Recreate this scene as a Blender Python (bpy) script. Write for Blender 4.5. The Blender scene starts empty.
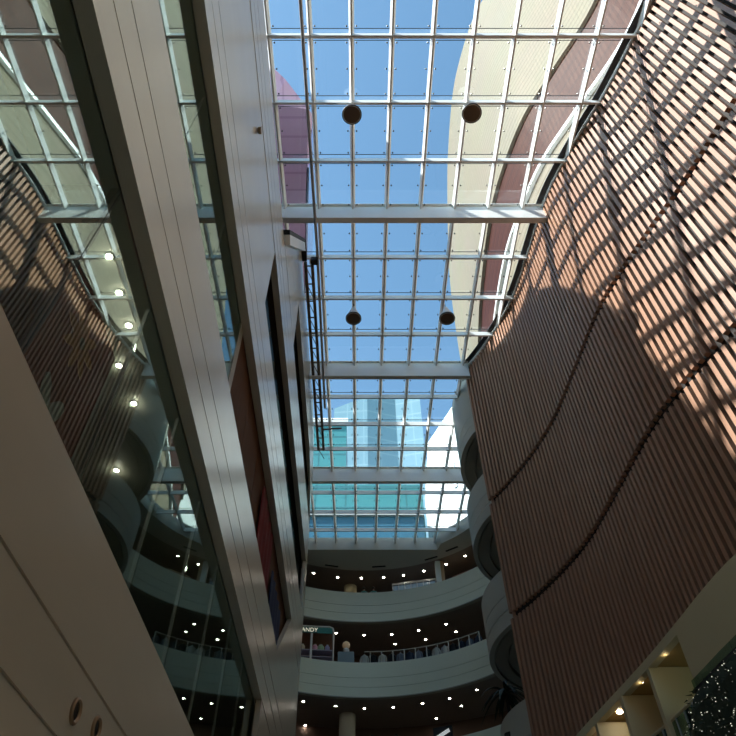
import bpy, bmesh, math, random
from mathutils import Vector, Matrix
random.seed(7)
R = math.radians
scn = bpy.context.scene
COL = scn.collection

# ---------------------------------------------------------------- materials
MATS = {}
def mat(name, col, rough=.5, metal=0., spec=.5, var=0., scale=3., bump=0., stretch=(1, 1, 1), emit=None, es=0., coat=0.):
    if name in MATS: return MATS[name]
    m = bpy.data.materials.new(name); m.use_nodes = True
    nt = m.node_tree; b = nt.nodes['Principled BSDF']
    b.inputs['Base Color'].default_value = (*col, 1)
    b.inputs['Roughness'].default_value = rough
    b.inputs['Metallic'].default_value = metal
    b.inputs['Specular IOR Level'].default_value = spec
    b.inputs['Coat Weight'].default_value = coat
    b.inputs['Coat Roughness'].default_value = .12
    tc = nt.nodes.new('ShaderNodeTexCoord')
    mp = nt.nodes.new('ShaderNodeMapping'); mp.inputs['Scale'].default_value = stretch
    nt.links.new(tc.outputs['Object'], mp.inputs['Vector'])
    nz = nt.nodes.new('ShaderNodeTexNoise'); nz.inputs['Scale'].default_value = scale
    nz.inputs['Detail'].default_value = 4
    nt.links.new(mp.outputs['Vector'], nz.inputs['Vector'])
    if var > 0:
        mx = nt.nodes.new('ShaderNodeMix'); mx.data_type = 'RGBA'
        mx.inputs['A'].default_value = (*[max(0, c * (1 - var)) for c in col], 1)
        mx.inputs['B'].default_value = (*[min(1, c * (1 + var)) for c in col], 1)
        nt.links.new(nz.outputs['Fac'], mx.inputs['Factor'])
        nt.links.new(mx.outputs['Result'], b.inputs['Base Color'])
    if bump > 0:
        bp = nt.nodes.new('ShaderNodeBump'); bp.inputs['Strength'].default_value = bump
        bp.inputs['Distance'].default_value = .02
        nt.links.new(nz.outputs['Fac'], bp.inputs['Height'])
        nt.links.new(bp.outputs['Normal'], b.inputs['Normal'])
    if emit:
        b.inputs['Emission Color'].default_value = (*emit, 1)
        b.inputs['Emission Strength'].default_value = es
    MATS[name] = m
    return m

def glass_mat(name, tint, refl, fac, rough=0.):
    m = bpy.data.materials.new(name); m.use_nodes = True
    nt = m.node_tree; nt.nodes.clear()
    out = nt.nodes.new('ShaderNodeOutputMaterial')
    tr = nt.nodes.new('ShaderNodeBsdfTransparent'); tr.inputs['Color'].default_value = (*tint, 1)
    gl = nt.nodes.new('ShaderNodeBsdfGlossy'); gl.inputs['Color'].default_value = (*refl, 1)
    gl.inputs['Roughness'].default_value = rough
    mx = nt.nodes.new('ShaderNodeMixShader'); mx.inputs['Fac'].default_value = fac
    nt.links.new(tr.outputs[0], mx.inputs[1]); nt.links.new(gl.outputs[0], mx.inputs[2])
    nt.links.new(mx.outputs[0], out.inputs['Surface'])
    MATS[name] = m
    return m

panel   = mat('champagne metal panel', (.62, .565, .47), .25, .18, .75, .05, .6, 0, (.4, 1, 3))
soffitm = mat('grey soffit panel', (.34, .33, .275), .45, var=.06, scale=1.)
groovem = mat('dark joint gap', (.02, .02, .02), .8)
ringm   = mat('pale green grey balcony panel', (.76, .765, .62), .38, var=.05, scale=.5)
drumm   = mat('grey bay panel', (.52, .52, .46), .4, var=.05, scale=.5)
white   = mat('white painted steel', (.86, .87, .86), .35, var=.03, scale=2)
beamm   = mat('off white beam paint', (.86, .86, .83), .4, var=.05, scale=1.5)
gasket  = mat('dark glazing gasket', (.03, .035, .04), .5)
fitting = mat('dark steel fitting', (.05, .045, .04), .35, .6)
slatm   = mat('terracotta timber slat', (.40, .215, .135), .36, var=.14, scale=1.2, stretch=(6, 6, .5), bump=.05)
backm   = mat('dark slat backing', (.02, .012, .009), .8, var=.2)
creamw  = mat('cream plaster', (.60, .51, .31), .6, var=.05, scale=.8)
ochre   = mat('ochre wall', (.42, .27, .10), .6, var=.08, scale=.8)
ceilm   = mat('brown gallery ceiling', (.26, .215, .185), .7, var=.08)
lceil   = mat('pale ceiling board', (.52, .50, .44), .6, var=.04)
darkw   = mat('dark brown shopfront wall', (.15, .085, .062), .6, var=.3, scale=.7)
redw    = mat('red brown shop wall', (.22, .09, .05), .6, var=.3, scale=.8)
floorm  = mat('polished stone floor', (.60, .56, .47), .25, var=.12, scale=.6)
lampw   = mat('white lamp enamel', (.75, .73, .70), .4)
grille  = mat('brown speaker grille', (.13, .09, .06), .6, var=.5, scale=30)
emitw   = mat('lit downlight lens', (1, 1, 1), .4, emit=(1., .93, .8), es=45.)
ringtrim= mat('downlight trim ring', (.55, .52, .46), .4)
copper  = mat('copper brown ring', (.33, .22, .14), .4, .3)
blackm  = mat('matt black', (.012, .012, .014), .6)
steelg  = mat('grey pipe steel', (.45, .46, .48), .45, .2)
purple  = mat('purple ribbed cladding', (.50, .30, .46), .6, var=.05)
lilac   = mat('lilac cladding edge', (.72, .72, .9), .2, .9)
skin_m  = mat('skin', (.45, .28, .2), .6)
hair_m  = mat('black hair', (.02, .016, .014), .6)
skyglass = glass_mat('skylight glass', (.93, .97, .985), (.9, .95, 1), .045)
shopglass = glass_mat('mirror coated shop glass', (.74, .80, .76), (.80, .92, .88), .27)
darkglass = glass_mat('dark brown tinted glass', (.35, .28, .2), (.8, .75, .65), .07)
railglass = glass_mat('green edge balustrade glass', (.62, .74, .68), (.8, .9, .85), .10)

# ---------------------------------------------------------------- helpers
def link(name, bm, mats, parent=None, smooth=False, kind=None):
    bmesh.ops.recalc_face_normals(bm, faces=bm.faces[:])
    me = bpy.data.meshes.new(name); bm.to_mesh(me); bm.free()
    o = bpy.data.objects.new(name, me); COL.objects.link(o)
    for m in (mats if isinstance(mats, (list, tuple)) else [mats]): me.materials.append(m)
    if smooth:
        for p in me.polygons: p.use_smooth = True
        try: me.set_sharp_from_angle(angle=R(35))
        except Exception: pass
    if parent: o.parent = parent
    if kind: o['kind'] = kind
    return o
def empty(name, loc=(0, 0, 0)):
    o = bpy.data.objects.new(name, None); COL.objects.link(o); o.location = loc
    o.empty_display_size = .3
    return o
def tag(o, label, cat, group=None, kind=None):
    o['label'] = label; o['category'] = cat
    if group: o['group'] = group
    if kind: o['kind'] = kind
    return o
def struct(o):
    o['kind'] = 'structure'; return o
def box(bm, x0, x1, y0, y1, z0, z1, mi=0, M=None):
    vs = [bm.verts.new((x, y, z)) for x in (x0, x1) for y in (y0, y1) for z in (z0, z1)]
    if M is not None:
        for v in vs: v.co = M @ v.co
    for f in ((0, 1, 3, 2), (4, 6, 7, 5), (0, 4, 5, 1), (2, 3, 7, 6), (0, 2, 6, 4), (1, 5, 7, 3)):
        bm.faces.new([vs[i] for i in f]).material_index = mi
    return vs
def beam_between(bm, a, b, w, h, mi=0, up=Vector((0, 0, 1))):
    a = Vector(a); b = Vector(b); d = (b - a); L = d.length; d.normalize()
    s = d.cross(up)
    if s.length < 1e-4: s = Vector((1, 0, 0))
    s.normalize(); u = s.cross(d)
    M = Matrix.Translation(a) @ Matrix((( *(s[0], d[0], u[0]), 0), (*(s[1], d[1], u[1]), 0), (*(s[2], d[2], u[2]), 0), (0, 0, 0, 1)))
    return box(bm, -w / 2, w / 2, 0, L, -h / 2, h / 2, mi, M)
def lathe(bm, prof, n=24, loc=(0, 0, 0), mi=0, cap=True):
    rows = []
    for r, z in prof:
        if r < 1e-5: rows.append([bm.verts.new((loc[0], loc[1], loc[2] + z))])
        else: rows.append([bm.verts.new((loc[0] + r * math.cos(2 * math.pi * i / n), loc[1] + r * math.sin(2 * math.pi * i / n), loc[2] + z)) for i in range(n)])
    for A, B in zip(rows[:-1], rows[1:]):
        for i in range(n):
            j = (i + 1) % n
            q = [A[i % len(A)], A[j % len(A)], B[j % len(B)], B[i % len(B)]]
            q = list(dict.fromkeys(q))
            if len(q) > 2:
                bm.faces.new(q).material_index = mi
    if cap:
        for rr in (rows[0], rows[-1]):
            if len(rr) > 2: bm.faces.new(rr).material_index = mi
def tube(bm, pts, r, n=8, mi=0):
    pts = [Vector(p) for p in pts]; rows = []
    for i, p in enumerate(pts):
        d = (pts[min(i + 1, len(pts) - 1)] - pts[max(i - 1, 0)]).normalized()
        s = d.cross(Vector((0, 0, 1)))
        if s.length < 1e-3: s = Vector((1, 0, 0))
        s.normalize(); u = s.cross(d)
        rr = r[i] if isinstance(r, (list, tuple)) else r
        rows.append([bm.verts.new(p + rr * (math.cos(2 * math.pi * k / n) * s + math.sin(2 * math.pi * k / n) * u)) for k in range(n)])
    for A, B in zip(rows[:-1], rows[1:]):
        for k in range(n): bm.faces.new((A[k], A[(k + 1) % n], B[(k + 1) % n], B[k])).material_index = mi
    bm.faces.new(rows[0]).material_index = mi; bm.faces.new(rows[-1]).material_index = mi
def sweep(bm, prof, path, mi=0, closed=True):
    """prof: (offset along outward normal, z); path: list of ((x,y),(nx,ny))"""
    rows = [[bm.verts.new((p[0] + o * n[0], p[1] + o * n[1], z)) for o, z in prof] for p, n in path]
    m = len(prof)
    for A, B in zip(rows[:-1], rows[1:]):
        for k in range(m if closed else m - 1):
            bm.faces.new((A[k], B[k], B[(k + 1) % m], A[(k + 1) % m])).material_index = mi
    if closed:
        for rr in (rows[0], rows[-1]):
            bm.faces.new(rr).material_index = mi
def arc(cx, cy, r, a0, a1, n=64, inward=True):
    out = []
    for i in range(n + 1):
        a = R(a0 + (a1 - a0) * i / n); c, s = math.cos(a), math.sin(a)
        out.append(((cx + r * c, cy + r * s), (-c, -s) if inward else (c, s)))
    return out
def straight(x, y0, y1, n=1):
    return [((x, y0 + (y1 - y0) * i / n), (1, 0)) for i in range(n + 1)]

W = 2.6; T = .0689; H = 24.3
def skyz(y): return H + T * y
BOT = [1.99, 7.06, 12.13, 17.20, 22.27]      # undersides of the balcony bands
def fascia_profile(b, h=2.32, t=.2):
    return [(0, b), (0, b + .58), (-.035, b + .58), (-.035, b + .606), (0, b + .606), (0, b + 1.18), (-.035, b + 1.18), (-.035, b + 1.206),
            (0, b + 1.206), (0, b + h), (-t, b + h), (-t, b)]
def soffit_profile(b, d):
    return [(-.2, b + .0), (-.2, b + .09), (-.235, b + .09), (-.235, b + .0), (-.41, b + .0), (-.41, b + .12), (-d, b + .12), (-d, b + 1.25), (-.2, b + 1.25)]

# ---------------------------------------------------------------- shell of the hall
bm = bmesh.new(); box(bm, -18, 30, -14, 56, -2.0, -1.75); struct(link('floor', bm, floorm))
bm = bmesh.new(); box(bm, -18, 30, -14.4, -14, -1.75, 27); struct(link('wall_behind', bm, creamw))
bm = bmesh.new(); box(bm, -16, -15.6, -14, 52, -1.75, 26.2); struct(link('wall_left', bm, darkw))
bm = bmesh.new(); box(bm, -18, 24, 54, 54.4, -1.75, 27); struct(link('wall_back', bm, darkw))

# ---------------------------------------------------------------- left side balconies
LEFT = [
 (1, 'lowest beige balcony band across the bottom left corner, two round holes in its face', -8, 26),
 (2, 'broad beige balcony band with two joint lines, in front of the mirrored shop glass', -8, 28),
 (3, 'middle of the three sloping metal bands on the left, above the blue reflection strip', -8, 28),
 (4, 'upper left balcony band beside the skylight edge, running past both dark openings', -8, 28),
 (5, 'topmost narrow left band running under the scaffold pipes to the far beam', 11.05, 40.4),
]
FACE = 'balcony bands stacked along the left side'
for lv, lab, y0, y1 in LEFT:
    b = BOT[lv - 1]
    root = tag(empty('balcony', (-W, 10, b)), lab, 'balcony', FACE)
    def P(name, bm, m, **k):
        o = link(name, bm, m, root, **k); o.matrix_parent_inverse = Matrix.Translation((W, -10, -b)); return o
    bm = bmesh.new()
    if lv == 1:
        pr = [(0, -1.75), (0, 2.05), (-.03, 2.05), (-.03, 2.085), (0, 2.085), (0, 2.675), (-.03, 2.675), (-.03, 2.71), (0, 2.71), (0, 3.81), (-.2, 3.81), (-.2, -1.75)]
        sweep(bm, pr, straight(-W, y0, y1))
        P('fascia', bm, panel)
        bm = bmesh.new(); box(bm, -12, -W - .2, y0, y1, 2.1, 3.2); P('floor_slab', bm, lceil)
    elif lv < 5:
        sweep(bm, fascia_profile(b), straight(-W, y0, y1)); P('fascia', bm, panel)
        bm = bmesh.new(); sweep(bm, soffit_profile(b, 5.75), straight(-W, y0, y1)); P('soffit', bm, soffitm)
    else:
        # the top band: its near end is cut along a slope that rises from the band below to the skylight
        yz = [(11.05, 19.6), (15.86, 19.6), (15.86, b), (40.4, b), (40.4, skyz(40.4) - .1), (16.2, skyz(16.2) - .1), (15.9, 26.2 - .9)]
        yz = [(11.3, 19.56), (15.86, 19.56), (15.86, b), (25, b), (25, skyz(25) - .4), (14.75, skyz(14.75) - .4)]
        A = [bm.verts.new((-W, y, z)) for y, z in yz]; B = [bm.verts.new((-W - .2, y, z)) for y, z in yz]
        bm.faces.new(A); bm.faces.new(B)
        for i in range(len(yz)):
            j = (i + 1) % len(yz); bm.faces.new((A[i], A[j], B[j], B[i]))
        P('fascia', bm, panel)
        FL5 = [((x, y), (.99, .1)) for x, y in ((-2.6, 25), (-2.72, 28), (-2.95, 31.5), (-3.3, 35), (-3.85, 40.4))]
        bm = bmesh.new(); rows = []
        for (x, y), n in FL5:
            rows.append([bm.verts.new((x, y, b)), bm.verts.new((x, y, skyz(y) - .4)), bm.verts.new((x - .2, y, skyz(y) - .4)), bm.verts.new((x - .2, y, b))])
        for A, B in zip(rows[:-1], rows[1:]):
            for k in range(4): bm.faces.new((A[k], A[(k + 1) % 4], B[(k + 1) % 4], B[k]))
        bm.faces.new(rows[0]); bm.faces.new(rows[-1]); P('far_fascia', bm, panel)
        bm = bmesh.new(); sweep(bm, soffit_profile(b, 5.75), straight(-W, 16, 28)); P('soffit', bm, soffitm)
        bm = bmesh.new()
        a, c = (-W + .02, 11.0, 19.62), (-W + .02, 15.4, 25.2)
        beam_between(bm, (-W + .03, 11.3, 19.7), (-W + .03, 14.75, 25.1), .3, .36, 0)
        P('white_end_rail', bm, white)
        bm = bmesh.new()
        beam_between(bm, (-W + .05, 11.05, 19.8), (-W + .05, 14.5, 25.2), .26, .16, 0)
        beam_between(bm, (-W + .1, 14.5, 25.15), (-W + .1, 15.4, 25.1), .22, .3, 0)
        P('dark_end_trim', bm, blackm)

# flush closing panels between the bands (ends of the glass strips)
def infill(yz, name, lab):
    bm = bmesh.new()
    A = [bm.verts.new((-W - .01, y, z)) for y, z in yz]; B = [bm.verts.new((-W - .15, y, z)) for y, z in yz]
    bm.faces.new(A); bm.faces.new(B)
    for i in range(len(yz)):
        j = (i + 1) % len(yz); bm.faces.new((A[i], A[j], B[j], B[i]))
    return tag(link(name, bm, panel), lab, 'wall panel', 'flush panels closing the ends of the left openings')
infill([(-8, 14.46), (10.28, 14.46), (10.28, 17.19), (-8, 17.19)], 'infill_panel', 'tall smooth panel at upper left, ends at the pointed tip of a dark opening')
infill([(17.6, 4.0), (17.8, 7.05), (28, 7.05), (28, 3.82)], 'infill_panel', 'lowest pier panel at the foot of the left wall, beside the mirrored glass tip')
infill([(20.0, 9.39), (23.2, 12.12), (28, 12.12), (28, 9.39)], 'infill_panel', 'pier panel below the dark blue point where the second opening closes')
infill([(26.9, 14.46), (27.3, 17.19), (28, 17.19), (28, 14.46)], 'infill_panel', 'narrow pier panel at the far end of the left wall, by the candy shop')

# shop glass behind the bands
def glass_strip(z0, z1, ys, lab, x=-W - .21, joint=True, gm=None):
    root = tag(empty('glass_screen', (x, ys[0], z0)), lab, 'glass wall', 'glass walls between the left balconies')
    inv = Matrix.Translation((-x, -ys[0], -z0))
    for a, c in zip(ys[:-1], ys[1:]):
        bm = bmesh.new(); box(bm, x - .014, x, a + .008, c - .008, z0, z1)
        link('glass_pane', bm, gm or shopglass, root).matrix_parent_inverse = inv
    if joint:
        for y in ys[1:-1]:
            bm = bmesh.new(); box(bm, x - .06, x - .016, y - .012, y + .012, z0, z1)
            link('glazing_joint', bm, steelg, root).matrix_parent_inverse = inv
    return root, inv
r_, inv_ = glass_strip(3.25, 7.05, [-8, -4, -.4, 3.41, 5.1, 7.2, 9.3, 11.4, 13.5, 15.6, 17.9], 'tall mirror-like shop glass lowest on the left, reflecting roof and timber wall')
bm = bmesh.new(); box(bm, -W - .31, -W - .215, 3.36, 3.46, 3.25, 7.05); link('mullion', bm, gasket, r_).matrix_parent_inverse = inv_
glass_strip(8.32, 12.12, [-8, -4, 0, 4, 6.6, 9.3], 'second glass strip on the left, reflecting blue sky and white roof bars')
glass_strip(13.4, 17.19, [10.3, 14, 18, 22, 27.2], 'dark third glass strip on the left behind the pointed opening', gm=darkglass)
glass_strip(18.5, 22.26, [15.9, 20, 24, 27.8], 'brown glass strip high on the left under the topmost band', gm=darkglass)

bm = bmesh.new(); box(bm, -W - .34, -W - .24, 9.36, 23.6, 8.3, 12.2)
for k in range(7): box(bm, -W - .24, -W - .225, 9.5 + k * 2, 11.48 + k * 2, 8.3, 12.2)
tag(link('timber_lining', bm, mat('red brown timber lining', (.11, .05, .024), .75, spec=.15, var=.2, stretch=(1, 6, .5))), 'red brown timber lining in the second left opening, between blue glass and red cloth', 'wall panel')
bm = bmesh.new(); box(bm, -W - .5, -W - .2, 9.2, 9.5, 8.3, 12.13); tag(link('shop_pier', bm, soffitm), 'grey pier ending the blue glass strip on the left', 'pier')
# shop rooms behind the left glass: back wall + partition + lit panels
bm = bmesh.new()
for i, b in enumerate(BOT[:4]):
    z0 = (3.2 if i == 0 else BOT[i] + 1.25); z1 = BOT[i + 1] + .12
    box(bm, -8.6, -8.4, -8, 28, z0, z1)
    box(bm, -12, -3.2, 27.7, 27.95, z0, z1)
struct(link('wall_left', bm, darkw))
bm = bmesh.new(); box(bm, -8.4, -3.0, 3.36, 3.46, 3.2, 7.15); struct(link('wall_left', bm, backm))
# the flanks of the left building beyond the last band and above it
bm = bmesh.new(); box(bm, -3.0, -W - .01, 27.95, 28.2, -1.75, 17.2); struct(link('wall_left', bm, panel))

def downlight(x, y, z, r, lab, grp, ceil=None):
    root = tag(empty('downlight', (x, y, z)), lab, 'ceiling light', grp)
    bm = bmesh.new(); lathe(bm, [(r, 0), (r * 1.3, 0), (r * 1.3, .02), (r, .02), (r, 0)], 16, (0, 0, -.012), cap=False); tr_ = link('trim_ring', bm, ringtrim, root)
    bm = bmesh.new(); lathe(bm, [(r, .0), (r * .9, .015)], 16, (0, 0, -.006)); link('lens', bm, emitw, tr_)
    return root
NM = ['first', 'second', 'third', 'fourth', 'fifth', 'sixth', 'seventh', 'eighth', 'ninth', 'tenth']
for i, (x, y) in enumerate([(-3.22, 4.35), (-3.23, 4.91), (-3.23, 5.46), (-3.55, 6.2), (-3.51, 6.98), (-4.18, 8.58)]):
    pl = bpy.data.lights.new('shop_lamp', 'POINT'); pl.energy = 3; pl.color = (1, .9, .75); pl.shadow_soft_size = .03
    po = bpy.data.objects.new('shop_lamp', pl); COL.objects.link(po); po.location = (x, y, 7.12)
    downlight(x, y, 7.17, .042, 'round white downlight behind the mirrored left glass, %s from the top' % NM[i], 'downlights behind the left shop glass')

# painted boards standing inside the left shop
def board(name, y0, y1, z0, z1, x, base, blobs, lab):
    root = tag(empty(name, (x, y0, z0)), lab, 'wall art', 'painted boards inside the left shop')
    bm = bmesh.new(); box(bm, -.05, 0, 0, y1 - y0, 0, z1 - z0); link('board', bm, base, root)
    for k, (cy, cz, rr, m, pet) in enumerate(blobs):
        bm = bmesh.new(); n = 40
        c = bm.verts.new((.012, cy, cz)); vs = []
        for q in range(n):
            t = 2 * math.pi * q / n; r2 = rr * (.72 + .28 * math.cos(pet * t))
            vs.append(bm.verts.new((.012, cy + r2 * math.cos(t), cz + r2 * math.sin(t))))
        for q in range(n): bm.faces.new((c, vs[q], vs[(q + 1) % n]))
        ex = bmesh.ops.extrude_face_region(bm, geom=bm.faces[:])
        for v in ex['geom']:
            if isinstance(v, bmesh.types.BMVert): v.co.x -= .011
        link('painted_flower', bm, m, root)
    return root
red = mat('deep red paint', (.35, .06, .05), .6, var=.3); org = mat('orange paint', (.75, .28, .06), .6, var=.2)
grn = mat('green paint', (.10, .42, .10), .6, var=.3); pal = mat('pale grey paint', (.6, .6, .55), .6, var=.1); blu = mat('slate blue paint', (.16, .24, .38), .6, var=.25)
board('mural_board', 3.6, 5.3, 3.3, 6.25, -3.12, red, [(.9, 2.3, .42, org, 8), (.9, 2.3, .1, grn, 1), (.9, 1.1, .5, pal, 6), (.4, .6, .3, org, 5)], 'dark red painted board with an orange flower inside the mirrored glass')
board('mural_board', 1.5, 3.2, 3.3, 5.9, -3.12, blu, [(.35, 1.2, .5, grn, 5), (1.05, 1.4, .35, org, 7), (.9, .6, .25, red, 4)], 'slate blue board with green leaf shapes near the left picture edge')
# red and blue hangings in the second shop strip
for nm, y0, y1, z0, z1, m, lab in [('hanging_banner', 14.6, 17.4, 9.4, 11.6, mat('red cloth', (.16, .008, .008), .8, var=.15), 'red hanging cloth in the narrow second left opening'),
                                   ('hanging_banner', 18.0, 21.0, 9.4, 11.0, mat('navy cloth', (.02, .03, .085), .8, var=.2), 'navy hanging cloth at the tip of the second left opening')]:
    bm = bmesh.new(); n = 24
    rows = []
    for i in range(n + 1):
        y = y0 + (y1 - y0) * i / n; x = -2.73 + .03 * math.sin(i * 1.3)
        rows.append([bm.verts.new((x, y, z0)), bm.verts.new((x, y, z1)), bm.verts.new((x - .03, y, z1)), bm.verts.new((x - .03, y, z0))])
    for A, B in zip(rows[:-1], rows[1:]):
        for k in range(4): bm.faces.new((A[k], A[(k + 1) % 4], B[(k + 1) % 4], B[k]))
    bm.faces.new(rows[0]); bm.faces.new(rows[-1])
    tag(link(nm, bm, m, smooth=True), lab, 'banner', 'cloth banners inside the left shop')

# round recessed spotlights in the lowest band
for i, (y, z, lab) in enumerate([(6.21, 2.36, 'upper copper-rimmed round hole in the lowest left band'), (6.82, 2.43, 'lower copper-rimmed round hole in the lowest left band, cut by the frame')]):
    root = tag(empty('recessed_spotlight', (-W, y, z)), lab, 'spotlight', 'recessed spotlights in the lowest left band')
    root.rotation_euler = (0, R(90), 0)
    bm = bmesh.new(); lathe(bm, [(.075, .0), (.115, .0), (.115, .02), (.095, .03), (.075, .012), (.075, 0)], 28, cap=False); link('rim', bm, copper, root, smooth=True)
    bm = bmesh.new(); lathe(bm, [(.075, .004), (.06, .006), (.04, .012), (0, .014)], 24); link('dark_lens', bm, blackm, root, smooth=True)

# ---------------------------------------------------------------- skylight
BX = [-6.06, -4.63, -3.2, -1.75, -.30, 1.13, 2.57, 4.0, 5.43, 6.87, 8.30, 9.73]
BY = [-5.67, 3.68, 13.0, 22.33, 31.65, 40.9]
WALL = [(5.6, 22.55), (6.23, 21.23), (6.95, 19.19), (7.37, 17.31), (7.61, 14.78), (7.72, 13.25), (7.87, 12.05), (8.2, 10.75), (8.68, 9.27), (9.14, 7.94), (9.66, 5.9), (9.95, 4.6), (10.15, 3.0), (10.3, 0), (10.3, -3), (10.3, -6), (10.3, -14)]
def wallx(y):
    for (x0, y0), (x1, y1) in zip(WALL[:-1], WALL[1:]):
        if y1 <= y <= y0: return x0 + (x1 - x0) * (y - y0) / (y1 - y0)
    return 10.3 if y < 0 else 30
CX, CY = .3, 32.5
def right_limit(y):
    if y < 22.55: return wallx(y) + .12
    d = 8.9 ** 2 - (y - CY) ** 2
    return CX + 9.6
def left_limit(y): return -7.6 if y < 15.4 else (-2.7 if y < 26 else -2.7 - (y - 26) * .085)
for bi in range(5):
    y0, y1 = BY[bi], BY[bi + 1]
    win = struct(empty('window_%d' % (bi + 1), (0, y0, skyz(y0))))
    inv = Matrix.Translation((0, -y0, -skyz(y0)))
    def P(name, bm, m, **k):
        o = link(name, bm, m, win, **k); o.matrix_parent_inverse = inv; return o
    rows = [y0 + (y1 - y0) * k / 4 for k in range(5)]
    # longitudinal glazing bars
    for x in BX:
        # clip to the part of the bay where the bar runs over the opening
        ya, yb = None, None
        for q in range(41):
            y = y0 + (y1 - y0) * q / 40
            if left_limit(y) - .05 <= x <= right_limit(y) + .35:
                if ya is None: ya = y
                yb = y
        if ya is None or yb - ya < .3: continue
        bm = bmesh.new()
        pf = [(-.095, -.02), (.095, -.02), (.03, -.27), (-.03, -.27)]
        A = [bm.verts.new((x + px, ya, skyz(ya) + pz)) for px, pz in pf]; B = [bm.verts.new((x + px, yb, skyz(yb) + pz)) for px, pz in pf]
        bm.faces.new(A); bm.faces.new(B)
        for q in range(4): bm.faces.new((A[q], A[(q + 1) % 4], B[(q + 1) % 4], B[q]))
        P('glazing_bar', bm, white)
    # cross purlins
    for y in rows[:4] if bi else rows[1:4]:
        if y in (y0,): continue
        xl, xr = left_limit(y), min(right_limit(y), 9.9)
        bm = bmesh.new()
        box(bm, xl, xr, y - .04, y + .04, skyz(y) - .30, skyz(y) - .02)
        box(bm, xl, xr, y - .036, y + .13, skyz(y) - .06, skyz(y) - .02)
        box(bm, xl, xr, y - .20, y - .18, skyz(y) - .03, skyz(y) + .0, 1)
        box(bm, xl, xr, y + .18, y + .20, skyz(y) - .03, skyz(y) + .0, 1)
        P('purlin', bm, [white, gasket])
    # panes with their clamps
    for k in range(4):
        for xa, xb in zip(BX[:-1], BX[1:]):
            ya, yb = rows[k], rows[k + 1]; ym = (ya + yb) / 2
            if xb < left_limit(ya) + .3 and xb < left_limit(yb) + .3: continue
            xa2 = max(xa, left_limit(ym) )
            if xa2 > min(right_limit(ya), 30) and xa2 > right_limit(yb): continue
            bm = bmesh.new()
            vs = box(bm, xa2 + .02, xb - .02, ya + .02, yb - .02, 0, .02)
            for v in vs: v.co.z += skyz(v.co.y) + .01
            for cx in (xa2 + .17, xb - .17):
                for cy in (ya + .27, ym, yb - .27):
                    lathe(bm, [(.0, -.05), (.03, -.045), (.036, -.02), (.012, .0), (.012, .05)], 6, (cx, cy, skyz(cy)), 1)
            P('glass_pane', bm, [skyglass, fitting])
    # main beam at the far end of the bay
    y = y1 if bi < 4 else 40.6
    xl = left_limit(y) if bi > 0 else -7.6
    xr = {0: 9.95, 1: 7.75, 2: 5.7, 3: 9.8, 4: 5.45}[bi]
    if bi == 0: y = 2.7
    zt = skyz(y) - .05; dep = {0: .5, 4: .62}.get(bi, 1.02)
    if bi in (1, 2, 3): y -= .1
    bm = bmesh.new()
    box(bm, xl, xr, y - .09, y + .09, zt - dep, zt)
    box(bm, xl, xr, y - .13, y + .13, zt - dep - .05, zt - dep)
    box(bm, xl, xr, y - .2, y + .2, zt, zt + .05)
    bmesh.ops.bevel(bm, geom=bm.edges[:], offset=.012, segments=1, affect='EDGES')
    P('beam', bm, beamm)
# extra beam over the camera side
bm = bmesh.new(); y = BY[0]; box(bm, -7.6, 10.2, y - .2, y + .2, skyz(y) - .7, skyz(y)); struct(link('trim_3', bm, beamm))
# solid roof round the opening
bm = bmesh.new()
def slab(poly, zb, zt):
    A = [bm.verts.new((x, y, zb(y))) for x, y in poly]; B = [bm.verts.new((x, y, zt(y))) for x, y in poly]
    bm.faces.new(A); bm.faces.new(B)
    for i in range(len(poly)):
        j = (i + 1) % len(poly); bm.faces.new((A[i], A[j], B[j], B[i]))
lo = lambda y: skyz(y) - .05; hi = lambda y: skyz(y) + .35
slab([(-16, -14), (10.2, -14), (10.2, -5.7), (-7.6, -5.7), (-7.6, 15.4), (-2.75, 15.4), (-2.75, 26), (-4.05, 40.9), (-16, 40.9)], lo, hi)
struct(link('ceiling', bm, beamm))
bm = bmesh.new()
wp = [(x + .12, y) for x, y in WALL]
for (xa, ya), (xb, yb) in zip(wp[:-1], wp[1:]):
    slab([(xa, ya), (14.5, ya), (14.5, yb), (xb, yb)], lo, hi)
struct(link('ceiling', bm, beamm))

# round hanging lamps under the skylight
LAMP = [(-.3, 8.55, 'round brown hanging lamp on the centre line, nearer pair, left one', 0), (4.12, 8.5, 'round brown hanging lamp against the beige facade, nearer pair', 0),
        (-.3, 17.9, 'white-coned hanging lamp on the centre line, farther pair', 0), (4.05, 17.9, 'white-coned hanging lamp at right of the farther pair, over blue sky', 0)]
lamp0 = None
def copy_tree(o, parent=None):
    c = o.copy(); COL.objects.link(c)
    if parent: c.parent = parent
    for ch in [q for q in bpy.data.objects if q.parent == o]: copy_tree(ch, c)
    return c
for x, y, lab, _ in LAMP:
    z = 24.0
    if lamp0 is None:
        r = lamp0 = empty('pendant_lamp', (x, y, z))
        bm = bmesh.new(); lathe(bm, [(.33, 0), (.345, .03), (.345, .08), (.27, .3), (.16, .6), (.09, .84), (.05, .9), (.0, .91)], 32); shd = link('shade', bm, lampw, r, smooth=True)
        bm = bmesh.new(); lathe(bm, [(.0, -.025), (.2, -.02), (.305, -.005), (.325, .02)], 32); link('grille', bm, grille, r, smooth=True)
        bm = bmesh.new(); lathe(bm, [(.345, -.01), (.365, -.01), (.365, .055), (.345, .055), (.345, -.01)], 32, cap=False); link('rim', bm, blackm, shd)
        bm = bmesh.new(); tube(bm, [(0, 0, .9), (0, 0, 1.15)], .02); link('stem', bm, blackm, r)
    else:
        r = copy_tree(lamp0); r.location = (x, y, z)
    tag(r, lab, 'lamp', 'round lamps hanging under the skylight')

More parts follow.
